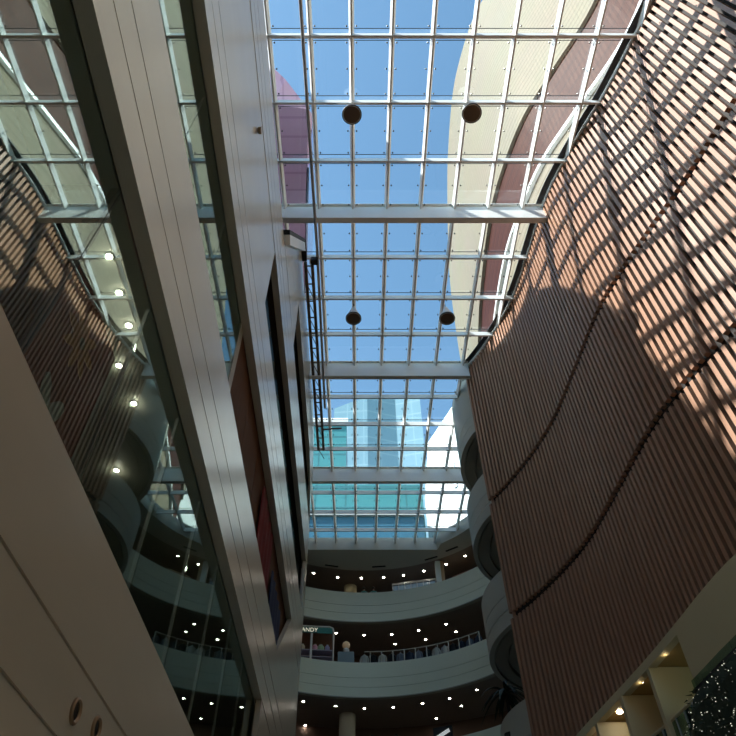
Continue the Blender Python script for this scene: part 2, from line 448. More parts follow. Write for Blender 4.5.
# maintenance rail and small camera under the skylight
bm = bmesh.new(); tube(bm, [(-1.98, -4, 23.75), (-1.95, 5, 23.75), (-1.82, 14.2, 23.9), (-1.86, 24.0, 24.3)], .062)
rail = tag(link('maintenance_rail', bm, steelg, smooth=True), 'long thin grey pipe hung under the left edge of the skylight', 'pipe')
r = tag(empty('floodlight', (-1.95, 14.6, 23.75)), 'small dark floodlight clamped on the thin pipe below the first beam', 'floodlight')
bm = bmesh.new(); box(bm, -.16, .16, -.12, .14, -.2, .12); bmesh.ops.bevel(bm, geom=bm.edges[:], offset=.03, segments=2, affect='EDGES'); link('housing', bm, fitting, r)
bm = bmesh.new(); tube(bm, [(.0, 0, .1), (.1, 0, .22), (.13, 0, .3)], .03); link('bracket', bm, fitting, r)
bm = bmesh.new(); box(bm, -.2, -.16, -.1, .12, -.17, .09); link('lens', bm, lampw, r)
# scaffold truss on the left edge
r = tag(empty('scaffold_truss', (-2.3, 15, 24.2)), 'dark ladder-like pipe truss along the left skylight edge', 'scaffold')
inv = Matrix.Translation((2.3, -15, -24.2))
trm = mat('brown scaffold steel', (.16, .12, .085), .5, .4, var=.3)
def TP(name, bm): link(name, bm, trm, r, smooth=True).matrix_parent_inverse = inv
for dx in (-2.42, -2.12):
    bm = bmesh.new(); tube(bm, [(dx, 15.2, 24.55), (dx, 28.2, 25.1)], .075); TP('long_pipe', bm)
for k in range(14):
    y = 15.4 + k * .98; z = 24.55 + (y - 15.2) * .042
    bm = bmesh.new(); tube(bm, [(-2.5, y, z), (-2.05, y, z)], .035); tube(bm, [(-2.42, y, z), (-2.12, y + .9, z + .04)], .02); TP('rung', bm)
bm = bmesh.new(); tube(bm, [(-2.12, 26.4, 25.0), (-1.05, 26.4, 25.1)], .05); TP('side_arm', bm)
# small sensor on the upper panel
bm = bmesh.new(); lathe(bm, [(.0, 0), (.07, 0), (.09, .03), (.09, .09), (.0, .1)], 16)
o = link('smoke_sensor', bm, mat('tan plastic', (.35, .27, .16), .5), smooth=True); o.rotation_euler = (0, R(90), 0); o.location = (-W, 6.2, 16.3)
tag(o, 'tiny tan sensor on the pale panel left of the skylight', 'sensor')

# ---------------------------------------------------------------- slatted timber wall (right)
# resample the plan curve smoothly
def catmull(P, step):
    out = []
    P = [Vector(p) for p in P]
    for i in range(len(P) - 1):
        a, b, c, d = P[max(i - 1, 0)], P[i], P[i + 1], P[min(i + 2, len(P) - 1)]
        n = 24
        for k in range(n):
            t = k / n
            out.append(.5 * ((2 * b) + (c - a) * t + (2 * a - 5 * b + 4 * c - d) * t * t + (3 * b - a - 3 * c + d) * t ** 3))
    out.append(P[-1])
    res = [out[0]]; acc = 0
    for p, q in zip(out[:-1], out[1:]):
        L = (q - p).length; pos = 0
        while acc + (L - pos) >= step:
            pos += step - acc; acc = 0
            res.append(p + (q - p) * (pos / L))
        acc += L - pos
    return res
curve = catmull(WALL, .235)
def frame(i):
    a = curve[max(i - 1, 0)]; b = curve[min(i + 1, len(curve) - 1)]
    t = (b - a).normalized(); n = Vector((t.y, -t.x))       # points into the atrium (-x)
    if n.x > 0: n = -n
    return t, n
wallE = struct(empty('wall_right', (7.7, 13, 7.5)))
winv = Matrix.Translation((-7.7, -13, -7.5))
def zb(y): return 7.62 - max(0., y - 17) ** 2 * .03
TIERS = [(7.62, 11.78), (12.02, 16.95), (17.2, None)]
NS = [i for i in range(len(curve)) if curve[i].y > -5.5]
for z0, z1 in TIERS:
    bm = bmesh.new()
    for i in NS:
        p = curve[i]; t, n = frame(i)
        zt = z1 if z1 else skyz(p.y) - .12
        M = Matrix(((t.x, n.x, 0, p.x), (t.y, n.y, 0, p.y), (0, 0, 1, 0), (0, 0, 0, 1)))
        box(bm, -.06, .06, -.12, .03, zb(p.y) if z0 < 8 else z0, zt, 0, M)
    link('slat_panel', bm, slatm, wallE).matrix_parent_inverse = winv
path = [((curve[i].x, curve[i].y), tuple(frame(i)[1])) for i in range(0, len(curve), 2)]
bm = bmesh.new()
for z0, z1 in ((7.6, 25.2),):
    rows = []
    for p, n in path:
        zt = skyz(p[1]) - .1
        rows.append([bm.verts.new((p[0] + o * n[0], p[1] + o * n[1], z)) for o, z in ((-.125, zb(p[1]) - .02), (-.125, zt), (-.4, zt), (-.4, zb(p[1]) - .02))])
    for A, B in zip(rows[:-1], rows[1:]):
        for k in range(4): bm.faces.new((A[k], A[(k + 1) % 4], B[(k + 1) % 4], B[k]))
    bm.faces.new(rows[0]); bm.faces.new(rows[-1])
link('backing', bm, backm, wallE).matrix_parent_inverse = winv
# end return of the wall
bm = bmesh.new(); box(bm, 5.66, 10, 22.5, 22.62, 7.3, 25.7); link('end_return', bm, slatm, wallE).matrix_parent_inverse = winv
# white edge trim along the skylight, and dark gutter
bm = bmesh.new()
rows = []
for p, n in path:
    zt = skyz(p[1])
    rows.append([bm.verts.new((p[0] + o * n[0], p[1] + o * n[1], zt + z)) for o, z in ((.06, -.2), (.06, -.05), (-.14, -.05), (-.14, -.2))])
for A, B in zip(rows[:-1], rows[1:]):
    for k in range(4): bm.faces.new((A[k], A[(k + 1) % 4], B[(k + 1) % 4], B[k]))
struct(link('trim_1', bm, white))
bm = bmesh.new(); rows = []
for p, n in path:
    zt = skyz(p[1])
    rows.append([bm.verts.new((p[0] + o * n[0], p[1] + o * n[1], zt + z)) for o, z in ((.30, -.02), (.30, .02), (.05, .02), (.05, -.02))])
for A, B in zip(rows[:-1], rows[1:]):
    for k in range(4): bm.faces.new((A[k], A[(k + 1) % 4], B[(k + 1) % 4], B[k]))
struct(link('trim_2', bm, gasket))
# bottom trim beam, ceiling and wall of the colonnade below the slats
lowpath = [q for q in path if q[0][1] > -6]
bm = bmesh.new(); rows = []
for p, n in lowpath:
    z = zb(p[1]); rows.append([bm.verts.new((p[0] + o * n[0], p[1] + o * n[1], z + q)) for o, q in ((.05, -.24), (.05, -.02), (-.16, -.02), (-.16, -.24))])
for A, B in zip(rows[:-1], rows[1:]):
    for k in range(4): bm.faces.new((A[k], A[(k + 1) % 4], B[(k + 1) % 4], B[k]))
struct(link('trim_4', bm, creamw))
bm = bmesh.new(); 
rows = []
for p, n in [q for q in lowpath if q[0][1] > 3]:
    z = zb(p[1]) - .2; rows.append([bm.verts.new((p[0] + o * n[0], p[1] + o * n[1], z + q)) for o, q in ((-.16, 0), (-.16, .1), (-5, .1), (-5, 0))])
for A, B in zip(rows[:-1], rows[1:]):
    for k in range(4): bm.faces.new((A[k], A[(k + 1) % 4], B[(k + 1) % 4], B[k]))
bm.faces.new(rows[0]); bm.faces.new(rows[-1]); struct(link('ceiling', bm, ochre))
bm = bmesh.new(); sweep(bm, [(.05, -1.75), (.05, 7.40), (-.3, 7.40), (-.3, -1.75)], [q for q in lowpath if q[0][1] < 15.1]); struct(link('wall_right', bm, creamw))
bm = bmesh.new(); box(bm, 11.8, 12.0, 14, 24, -1.75, 7.4); box(bm, 5.6, 12, 23.4, 23.6, -1.75, 7.4); struct(link('wall_right', bm, redw))
bm = bmesh.new(); sweep(bm, [(.0, 4.8), (.0, 5.1), (-5, 5.1), (-5, 4.8)], [q for q in lowpath if q[0][1] > 14.6]); struct(link('floor', bm, lceil))
FIN = [(7.27, 16.75), (7.02, 18.35), (6.72, 19.75), (6.25, 21.1), (5.75, 22.3)]
for i, (x, y) in enumerate(FIN):
    x = wallx(y) if y < 22.5 else x
    bm = bmesh.new(); box(bm, x - .02, x + 2.4, y - .10, y + .10, 5.1, zb(y) - .21)
    bmesh.ops.bevel(bm, geom=bm.edges[:], offset=.01, segments=1, affect='EDGES')
    tag(link('fin_wall', bm, creamw), 'cream fin wall under the timber slats, %s from the right' % NM[i], 'wall fin', 'fin walls dividing the niches under the slats')
for i, (x, y) in enumerate([(7.51, 15.93), (7.34, 17.52), (7.21, 19.19), (7.05, 20.75)]):
    zl = zb(y) - .215
    pl = bpy.data.lights.new('niche_lamp', 'POINT'); pl.energy = .6; pl.color = (1, .78, .45); pl.shadow_soft_size = .05
    po = bpy.data.objects.new('niche_lamp', pl); COL.objects.link(po); po.location = (x + .1, y, zl - .06)
    downlight(x + .1, y, zl, .085, 'bright oval downlight in the %s niche from the right, under the slats' % NM[i], 'downlights in the niches under the slats')
# handrails with glass and garments inside the niches
cloth = [mat('navy fabric', (.03, .04, .075), .8, var=.2), mat('grey blue fabric', (.16, .19, .25), .8, var=.2), mat('black fabric', (.015, .015, .02), .8), mat('white fabric', (.5, .5, .48), .8, var=.1)]
HR = [(15.25, 16.6), (16.9, 18.2), (18.5, 19.6)]
for i, (ya, yb) in enumerate(HR):
    r = tag(empty('guard_rail', (wallx(ya) + .08, ya, 5.1)), 'cream topped glass guard rail in the %s niche from the right' % NM[i], 'railing', 'guard rails in the niches under the slats')
    xa, xb = wallx(ya) + .08, wallx(yb) + .08
    dx, dy = xb - xa, yb - ya
    bm = bmesh.new(); tube(bm, [(0, 0, 1.0), (dx, dy, 1.0)], .035); link('handrail', bm, creamw, r, smooth=True)
    bm = bmesh.new(); beam_between(bm, (0, 0, .5), (dx, dy, .5), .02, .9); link('glass_pane', bm, railglass, r)
    for k in range(3):
        f = (k + .5) / 3
        bm = bmesh.new(); box(bm, dx * f - .02, dx * f + .02, dy * f - .02, dy * f + .02, 0, 1.0); link('post', bm, steelg, r)

def garment(x, y, z, rot, s, m, lab, grp, cat='clothes'):
    r = tag(empty('hanging_jacket', (x, y, z)), lab, cat, grp); r.rotation_euler.z = rot
    bm = bmesh.new()
    prof = [(0, .0, .05), (-.05, .09, .09), (-.12, .21, .11), (-.4, .2, .11), (-.75, .22, .12), (-1.0, .23, .12)]
    rows = []
    for zz, hw, hd in prof:
        rows.append([bm.verts.new((s * hw * math.cos(2 * math.pi * k / 14) * 1.0 if hw else s * .05 * math.cos(2 * math.pi * k / 14), s * hd * math.sin(2 * math.pi * k / 14), s * zz)) for k in range(14)])
    for A, B in zip(rows[:-1], rows[1:]):
        for k in range(14): bm.faces.new((A[k], A[(k + 1) % 14], B[(k + 1) % 14], B[k]))
    bm.faces.new(rows[0]); bm.faces.new(rows[-1])
    link('body', bm, m, r, smooth=True)
    for sg in (-1, 1):
        bm = bmesh.new(); tube(bm, [(sg * .17 * s, 0, -.12 * s), (sg * .27 * s, .02, -.4 * s), (sg * .29 * s, .04, -.72 * s)], [.075 * s, .065 * s, .05 * s]); link('sleeve', bm, m, r, smooth=True)
    bm = bmesh.new(); tube(bm, [(0, 0, -.04 * s), (0, 0, .06 * s), (.03 * s, 0, .1 * s), (.0, 0, .13 * s)], .008 * s, 6); link('hanger_hook', bm, steelg, r)
    return r
gi = 0
for i, (ya, yb) in enumerate(HR):
    for k in range(3):
        y = yb - .22 - k * .36
        garment(wallx(y) + .4, y, 6.3, R(70), .62, cloth[(gi * 2 + k) % 3], '%s dark jacket from the right behind the rail of the %s niche' % (NM[k], NM[i]), 'jackets hanging behind the niche rails')
    gi += 1

# lower right: glass balustrade draped with fairy lights
bal = tag(empty('glass_balustrade', (7.6, 12, 5.1)), 'green tinted glass balustrade strip along the foot of the cream wall at lower right', 'balustrade')
binv = Matrix.Translation((-7.6, -12, -5.1))
seg = [q for q in lowpath if 3 < q[0][1] < 15.2]
for k in range(0, len(seg) - 3, 4):
    part_ = seg[k:k + 5]
    bm = bmesh.new(); sweep(bm, [(.12, 5.0), (.12, 6.3), (.105, 6.3), (.105, 5.0)], part_); link('glass_pane', bm, railglass, bal).matrix_parent_inverse = binv
bm = bmesh.new(); sweep(bm, [(.2, 6.02), (.2, 6.07), (.1, 6.07), (.1, 6.02)], seg); link('dark_rail', bm, blackm, bal).matrix_parent_inverse = binv
gar = tag(empty('light_garland', (7.4, 14, 4)), 'dark green hedge-like garland full of tiny fairy lights in the lower right corner', 'garland')
ginv = Matrix.Translation((-7.4, -14, -4))
leafm = mat('dark green needles', (.022, .035, .018), .8, var=.5, scale=9)
gp = [q for q in lowpath if 3 < q[0][1] < 18.8]
def gtop(y): return 6.0 if y < 14.8 else 6.0 - (y - 14.8) * .75
bm = bmesh.new(); rows = []
for p, n in gp:
    zt = gtop(p[1])
    rows.append([bm.verts.new((p[0] + o * n[0], p[1] + o * n[1], z)) for o, z in ((.16, 1.0), (.30, 3.0), (.34, 4.6), (.30, zt - .3), (.22, zt), (.14, zt), (.12, 1.0))])
for A, B in zip(rows[:-1], rows[1:]):
    for k in range(7): bm.faces.new((A[k], A[(k + 1) % 7], B[(k + 1) % 7], B[k]))
bm.faces.new(rows[0]); bm.faces.new(rows[-1])
link('greenery', bm, leafm, gar).matrix_parent_inverse = ginv
bm = bmesh.new()
rg = random.Random(3)
for k in range(2600):                       # needle tufts that roughen the garland surface
    p, n = rg.choice(gp); z = rg.uniform(1.4, gtop(p[1])); o = .31
    c = Vector((p[0] + o * n[0] + rg.uniform(-.05, .05), p[1] + o * n[1] + rg.uniform(-.2, .2), z))
    d = Vector((n[0] + rg.uniform(-.8, .8), n[1] + rg.uniform(-.8, .8), rg.uniform(-1, .4))).normalized() * rg.uniform(.08, .17)
    s = Vector((rg.uniform(-1, 1), rg.uniform(-1, 1), rg.uniform(-1, 1))).normalized() * .022
    a, b_, c2, d2 = bm.verts.new(c + s), bm.verts.new(c - s), bm.verts.new(c + d), bm.verts.new(c + d * .3 + s.cross(d).normalized() * .02)
    bm.faces.new((a, b_, c2)); bm.faces.new((a, d2, c2)); bm.faces.new((b_, d2, c2)); bm.faces.new((a, b_, d2))
o = link('needle_tufts', bm, leafm, gar, kind='stuff'); o.matrix_parent_inverse = ginv
fairy = mat('fairy light', (1, 1, 1), .4, emit=(1, .95, .72), es=1.3)
bm = bmesh.new()
for k in range(2600):
    p, n = rg.choice(gp); z = rg.uniform(1.4, gtop(p[1]) - .05); o = .40
    r0 = rg.choice([.004, .005, .006, .011])
    c = (p[0] + o * n[0], p[1] + o * n[1] + rg.uniform(-.2, .2), z)
    lathe(bm, [(0, -r0), (r0, 0), (0, r0)], 5, c)
o = link('fairy_lights', bm, fairy, gar, kind='stuff'); o.matrix_parent_inverse = ginv

# ---------------------------------------------------------------- far curved galleries
RINGLAB = {3: 'lowest curved pale balcony at the far end, cut by the bottom of the frame', 4: 'middle curved pale balcony across the far end, under the candy shop', 5: 'uppermost curved pale balcony at the far end, below the skylight beam', 2: 'curved pale balcony hidden at the foot of the far end'}
RR = 10.5
for lv in (2, 3, 4, 5):
    b = BOT[lv - 1]
    r = tag(empty('curved_balcony', (CX, CY + RR, b)), RINGLAB[lv], 'balcony', 'curved balconies across the far end')
    inv = Matrix.Translation((-CX, -CY - RR, -b))
    p = arc(CX, CY, RR, 20, 168, 110)
    bm = bmesh.new(); sweep(bm, fascia_profile(b, 2.2), p); link('fascia', bm, ringm, r, smooth=True).matrix_parent_inverse = inv
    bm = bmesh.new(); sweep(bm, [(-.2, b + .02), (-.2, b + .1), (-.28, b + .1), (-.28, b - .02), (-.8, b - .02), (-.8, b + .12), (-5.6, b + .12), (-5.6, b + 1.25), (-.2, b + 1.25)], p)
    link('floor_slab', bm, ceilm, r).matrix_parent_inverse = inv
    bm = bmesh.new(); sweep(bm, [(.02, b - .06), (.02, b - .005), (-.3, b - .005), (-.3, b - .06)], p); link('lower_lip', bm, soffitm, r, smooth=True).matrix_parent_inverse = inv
# back wall of the galleries: shopfronts, dark with a few lighter bays
bm = bmesh.new(); sweep(bm, [(0, -1.75), (0, 26.6), (-.2, 26.6), (-.2, -1.75)], arc(CX, CY, 16.2, 15, 172, 60)); struct(link('wall_back', bm, darkw))
# top gallery ceiling
bm = bmesh.new()
ring_o = arc(CX, CY, RR, 15, 172, 80)
sweep(bm, [(0, 26.42), (0, 26.55), (-7, 26.55), (-7, 26.42)], ring_o); struct(link('ceiling', bm, ceilm))
# pale soffit between the skylight end beam and the gallery
bm = bmesh.new(); poly = []
R2 = 8.9
n = 60
inner, outer = [], []
for i in range(n + 1):
    a = R(12 + (172 - 12) * i / n)
    ox, oy = CX + (RR + .05) * math.cos(a), CY + (RR + .05) * math.sin(a)
    ix, iy = CX + R2 * math.cos(a), CY + R2 * math.sin(a)
    if iy > 40.3 or (ix < 5.5 and iy > 36): 
        iy = 40.3; ix = min(ox, 5.55) if ix > 0 else ox
        if ox < 5.55: ix = ox
    inner.append((ix, iy)); outer.append((ox, max(oy, iy + .01)))
def soff(z0, z1):
    A = [[bm.verts.new((*q, z)) for q in inner] for z in (z0, z1)]; B = [[bm.verts.new((*q, z)) for q in outer] for z in (z0, z1)]
    for i in range(n):
        bm.faces.new((A[0][i], A[0][i + 1], B[0][i + 1], B[0][i])); bm.faces.new((A[1][i], B[1][i], B[1][i + 1], A[1][i + 1]))
        bm.faces.new((A[0][i], A[1][i], A[1][i + 1], A[0][i + 1])); bm.faces.new((B[0][i], B[0][i + 1], B[1][i + 1], B[1][i]))
soff(26.30, 27.3); struct(link('ceiling', bm, lceil, smooth=False))
# roof over the galleries
bm = bmesh.new(); 
for i in range(len(ring_o) - 1):
    pass
sweep(bm, [(0, 27.3), (0, 27.6), (-9, 27.6), (-9, 27.3)], ring_o); struct(link('ceiling', bm, lceil))
# dark linear slots in the pale soffit
for i, (x, y) in enumerate([(-2.1, 42.4), (1.4, 42.5), (5.2, 41.4), (6.6, 40.2)]):
    bm = bmesh.new(); M = Matrix.Translation((x, y, 26.29)) @ Matrix.Rotation(-(x - CX) * .1, 4, 'Z'); box(bm, -.5, .5, -.08, .08, -.015, .01, 0, M)
    tag(link('air_slot', bm, groovem), 'thin dark air slot in the pale ceiling under the end beam, %s from the left' % NM[i], 'vent', 'air slots in the far ceiling')
# downlights of the galleries
FL = {26.42: [(-3.5, 43.6), (-1.7, 44.2), (.1, 44.3), (1.8, 44.2), (3.3, 43.9), (4.8, 43.3), (6.4, 42.4), (7.7, 41.3)],
      22.39: [(-1.7, 44.9), (.3, 45.2), (2.3, 45.1), (4.2, 44.5), (6.1, 43.6), (2.6, 46.6), (4.8, 45.9), (6.9, 44.7)],
      17.32: [(-3.7, 44), (-1.6, 44.7), (.3, 45.1), (2.2, 44.9), (4.1, 44.3), (5.8, 43.5), (7.4, 42.2), (-3.8, 48), (5.2, 46.8), (6.7, 44.7)]}
WHERE = {26.42: 'top far gallery', 22.39: 'middle far gallery', 17.32: 'lowest far gallery'}
for z, L in FL.items():
    front = [q for q in L]
    for i, (x, y) in enumerate(front):
        k = y / (CY + RR)
        rear = (z == 22.39 and i > 4) or (z == 17.32 and i > 6)
        lab = 'small downlight in the %s, %s from the left in the %s row' % (WHERE[z], NM[i - (5 if z == 22.39 else 7)] if rear else NM[i], 'rear' if rear else 'front')
        downlight(x, y, z, .085, lab, 'downlights in the far galleries')
# columns of the galleries
def column(x, y, z0, z1, r, m, lab):
    root = tag(empty('column', (x, y, z0)), lab, 'column', 'round columns of the far galleries')
    bm = bmesh.new(); lathe(bm, [(r, 0), (r, z1 - z0)], 28); link('shaft', bm, m, root, smooth=True)
    bm = bmesh.new(); lathe(bm, [(r + .02, 0), (r + .02, .05), (r, .05)], 28, (0, 0, (z1 - z0) * .38)); link('band', bm, groovem, root)
column(-.75, 45.6, 23.52, 26.42, .5, creamw, 'cream round column in the top far gallery beside two shoppers')
column(-.85, 46.2, 13.4, 17.3, .55, soffitm, 'dim cream column in the lowest visible far gallery')
r = tag(empty('column', (5.75, 41.75, 23.52)), 'square white column carrying the right end of the far skylight beam', 'column')
bm = bmesh.new(); box(bm, -.24, .12, -.0, .45, 0, 2.78); link('shaft', bm, white, r)
bm = bmesh.new(); box(bm, .12, .36, .02, .4, 0, 2.78); link('timber_lining', bm, mat('pale timber', (.55, .36, .22), .5, var=.15), r)
# top gallery shopfront with blue glass
r = tag(empty('shopfront', (4.0, 44.2, 23.5)), 'blue lit glass shopfront in the top far gallery left of the square column', 'shopfront')
r.rotation_euler.z = R(-14)
bgl = mat('blue lit glass', (.16, .24, .30), .2, emit=(.35, .55, .75), es=.10, var=.2, scale=1.2)
bm = bmesh.new(); box(bm, -1.55, 1.7, .1, .16, 0, 2.5); link('glazing', bm, bgl, r)
bm = bmesh.new(); box(bm, -1.6, 1.75, .0, .1, 2.45, 2.62); link('top_rail', bm, steelg, r)
for k in range(8):
    bm = bmesh.new(); box(bm, -1.6 + k * .47, -1.56 + k * .47, 0, .1, 0, 2.5); link('mullion', bm, steelg, r)
bm = bmesh.new(); box(bm, -1.5, 1.6, .02, .09, 1.55, 1.72); link('dark_transom', bm, groovem, r)
# lit clothes shelf at the right of the top gallery
r = tag(empty('display_case', (7.5, 42.0, 23.5)), 'warm lit display case at the right end of the top far gallery', 'display case'); r.rotation_euler.z = R(-38)
bm = bmesh.new(); box(bm, -.9, .9, 0, .5, 0, 2.0); link('case', bm, mat('warm timber case', (.35, .2, .12), .5, var=.2), r)
bm = bmesh.new(); box(bm, -.85, .85, -.02, .0, 1.5, 1.75); link('light_strip', bm, mat('lit strip', (1, .9, .7), .5, emit=(1, .85, .6), es=1.2), r)

# candy shop kiosk, middle gallery
r = tag(empty('candy_kiosk', (-3.3, 42.85, 18.5)), 'white framed candy kiosk with lettered sign on the middle far gallery', 'kiosk'); r.rotation_euler.z = R(5)
frm = mat('kiosk white frame', (.62, .58, .56), .4, emit=(.8, .8, .7), es=.03)
bm = bmesh.new(); tube(bm, [(-1.6, 0, .4), (-1.6, 0, 3.35), (1.2, 0, 3.35), (1.42, 0, 3.25), (1.5, 0, 3.0), (1.5, 0, .4)], .06); link('frame', bm, frm, r, smooth=True)
bm = bmesh.new(); box(bm, -.08, .06, -.03, .03, .4, 2.9); link('middle_post', bm, frm, r)
bm = bmesh.new(); box(bm, -1.55, 1.45, .9, 1.0, 0, 3.3); link('back_panel', bm, redw, r)
bm = bmesh.new(); box(bm, -1.55, .35, -.06, .0, 2.86, 3.3); sb = link('sign_board', bm, mat('sign dark green', (.05, .13, .10), .5), r)
bm = bmesh.new(); box(bm, .35, 1.4, -.03, .0, 2.86, 3.28); link('teal_board', bm, mat('sign teal', (.04, .24, .21), .5, var=.4, scale=6), r)
for zz in (.85, 1.3, 1.75):
    bm = bmesh.new(); box(bm, -1.5, 1.42, .02, .8, zz - .05, zz); link('shelf', bm, mat('lilac shelf', (.45, .38, .48), .5), r)
cu = bpy.data.curves.new('sign_lettering', 'FONT'); cu.body = 'CANDY'; cu.size = .40; cu.extrude = .012; cu.align_x = 'CENTER'
tmp = bpy.data.objects.new('sign_lettering_curve', cu); COL.objects.link(tmp)
bpy.context.view_layer.update()
me = bpy.data.meshes.new_from_object(tmp.evaluated_get(bpy.context.evaluated_depsgraph_get()))
bpy.data.objects.remove(tmp)
to = bpy.data.objects.new('sign_lettering', me); COL.objects.link(to); to.parent = sb; to.location = (-.32, -.07, 2.93); to.rotation_euler = (R(90), 0, 0)
me.materials.clear(); me.materials.append(mat('lit sign letters', (.9, .9, .75), .5, emit=(1, .95, .75), es=.55))
cm = [('pink candy', (.8, .3, .3)), ('cream candy', (.85, .7, .5)), ('rose candy', (.75, .35, .45)), ('pale green candy', (.45, .65, .4)), ('lilac candy', (.5, .4, .65)), ('red candy', (.6, .1, .1))]
for k, x in enumerate([-1.25, -.6, .25, .65, 1.1, -.95]):
    M = r.matrix_basis.copy() if 0 else Matrix.Translation((-3.3, 42.85, 18.5)) @ Matrix.Rotation(R(5), 4, 'Z')
    c = M @ Vector((x, .3, 1.75 if k < 5 else 1.3))
    j = tag(empty('candy_jar', c), ['pink', 'cream', 'rose', 'pale green', 'lilac', 'red'][k] + ' round candy jar on the kiosk shelf under the lettered sign', 'jar', 'candy jars on the kiosk shelves')
    s = [1.1, .9, 1, 1.15, .8, .6][k]
    bm = bmesh.new(); lathe(bm, [(0, 0), (.14 * s, 0), (.2 * s, .12), (.2 * s, .3), (.12 * s, .4), (0, .42)], 16); link('bowl', bm, mat(*cm[k], .3), j, smooth=True)
    bm = bmesh.new(); lathe(bm, [(.1 * s, .4), (.1 * s, .46), (0, .47)], 12); link('lid', bm, ringtrim, j)
# counter with a globe next to the kiosk
r = tag(empty('counter', (-.95, 43.5, 18.5)), 'grey blue counter with a globe lamp right of the candy kiosk', 'counter')
bm = bmesh.new(); box(bm, -.55, .55, -.3, .3, 0, 1.75); bmesh.ops.bevel(bm, geom=bm.edges[:], offset=.03, segments=2, affect='EDGES'); link('cabinet', bm, mat('grey blue laminate', (.25, .31, .34), .5), r)
bm = bmesh.new(); lathe(bm, [(0, 1.75), (.22, 1.75), (.22, 2.0), (.16, 2.05), (.16, 2.08)], 16); gs = link('globe_stand', bm, lampw, r)
bm = bmesh.new(); lathe(bm, [(.0, 2.05), (.16, 2.09), (.25, 2.2), (.27, 2.32), (.22, 2.47), (.1, 2.56), (0, 2.58)], 20); link('globe', bm, mat('amber globe', (.6, .45, .3), .3, emit=(1, .7, .4), es=.08), gs, smooth=True)
# railing and garments on the middle gallery
r = tag(empty('shop_railing', (CX, CY, 18.5)), 'thin railing with posts along the middle far gallery behind the parapet', 'railing')
pp = [((CX + 11.2 * math.cos(R(a)), CY + 11.2 * math.sin(R(a)))) for a in range(48, 92, 2)]
bm = bmesh.new(); tube(bm, [(x - CX, y - CY, 1.95) for x, y in pp], .035); link('handrail', bm, ringtrim, r, smooth=True)
for k, (x, y) in enumerate(pp):
    if k % 2 == 0:
        bm = bmesh.new(); box(bm, x - CX - .03, x - CX + .03, y - CY - .03, y - CY + .03, 0, 1.95); link('post', bm, ringtrim, r)
cn = ['white', 'grey', 'black', 'navy']
cc = {'white': cloth[3], 'grey': cloth[1], 'black': cloth[2], 'navy': cloth[0]}
seq = ['white', 'black', 'white', 'black', 'grey', 'navy', 'grey', 'black', 'white', 'white', 'black', 'navy', 'grey', 'navy']
for k, c in enumerate(seq):
    a = 90 - k * 3.1
    x, y = CX + 11.55 * math.cos(R(a)), CY + 11.55 * math.sin(R(a))
    garment(x, y, 20.42, R(a - 90), 1.0, cc[c], '%s hanging garment on the middle far gallery, number %d along the railing from the left' % (c, k + 1), 'garments along the middle gallery railing')
# dark sign box with a white stroke, lowest gallery
r = tag(empty('sign_box', (5.0, 42.2, 13.4)), 'dark sign box with a slanting white stripe at the bottom edge of the frame', 'sign'); r.rotation_euler.z = R(-25)
bm = bmesh.new(); box(bm, -.6, .6, 0, .15, 0, 1.75); link('cabinet', bm, blackm, r)
bm = bmesh.new(); beam_between(bm, (-.5, -.03, 1.12), (.45, -.03, 1.5), .03, .2); link('white_stripe', bm, mat('lit white stripe', (.9, .9, .9), .5, emit=(1, 1, 1), es=.35), r)

# ---------------------------------------------------------------- round bay on the right (behind the slats)
DX, DY, DR = 10.4, 25.8, 5.1
BAYLAB = {5: 'topmost rounded grey bay peeping out left of the slat wall edge', 4: 'second rounded grey bay beside the slat wall edge', 3: 'third rounded grey bay beside the slat wall edge, with joint lines', 2: 'pale curved parapet at the bottom beside the slat wall, below the palm'}
for lv in (2, 3, 4, 5):
    b = BOT[lv - 1]; top = 2.32 if lv < 5 else 4.2
    p = arc(DX, DY, DR, 95, 262, 90, inward=False)
    r = tag(empty('bay_balcony', (DX, DY, b)), BAYLAB[lv], 'balcony', 'rounded bays stacked beside the slat wall')
    inv = Matrix.Translation((-DX, -DY, -b))
    bm = bmesh.new(); sweep(bm, fascia_profile(b, top), p); link('fascia', bm, drumm, r, smooth=True).matrix_parent_inverse = inv
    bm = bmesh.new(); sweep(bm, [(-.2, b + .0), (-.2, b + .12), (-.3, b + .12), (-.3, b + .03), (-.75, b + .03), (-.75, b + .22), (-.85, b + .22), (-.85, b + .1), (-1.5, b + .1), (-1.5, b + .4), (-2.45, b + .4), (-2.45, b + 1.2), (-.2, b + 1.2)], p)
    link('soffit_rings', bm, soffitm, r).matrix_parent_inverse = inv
bm = bmesh.new(); sweep(bm, [(0, -1.75), (0, 26.6), (-.2, 26.6), (-.2, -1.75)], arc(DX, DY, 2.6, 90, 270, 40, inward=False)); struct(link('wall_right', bm, redw))
bm = bmesh.new(); box(bm, 10.4, 10.6, 22, 34, -1.75, 26.6); struct(link('wall_right', bm, darkw))
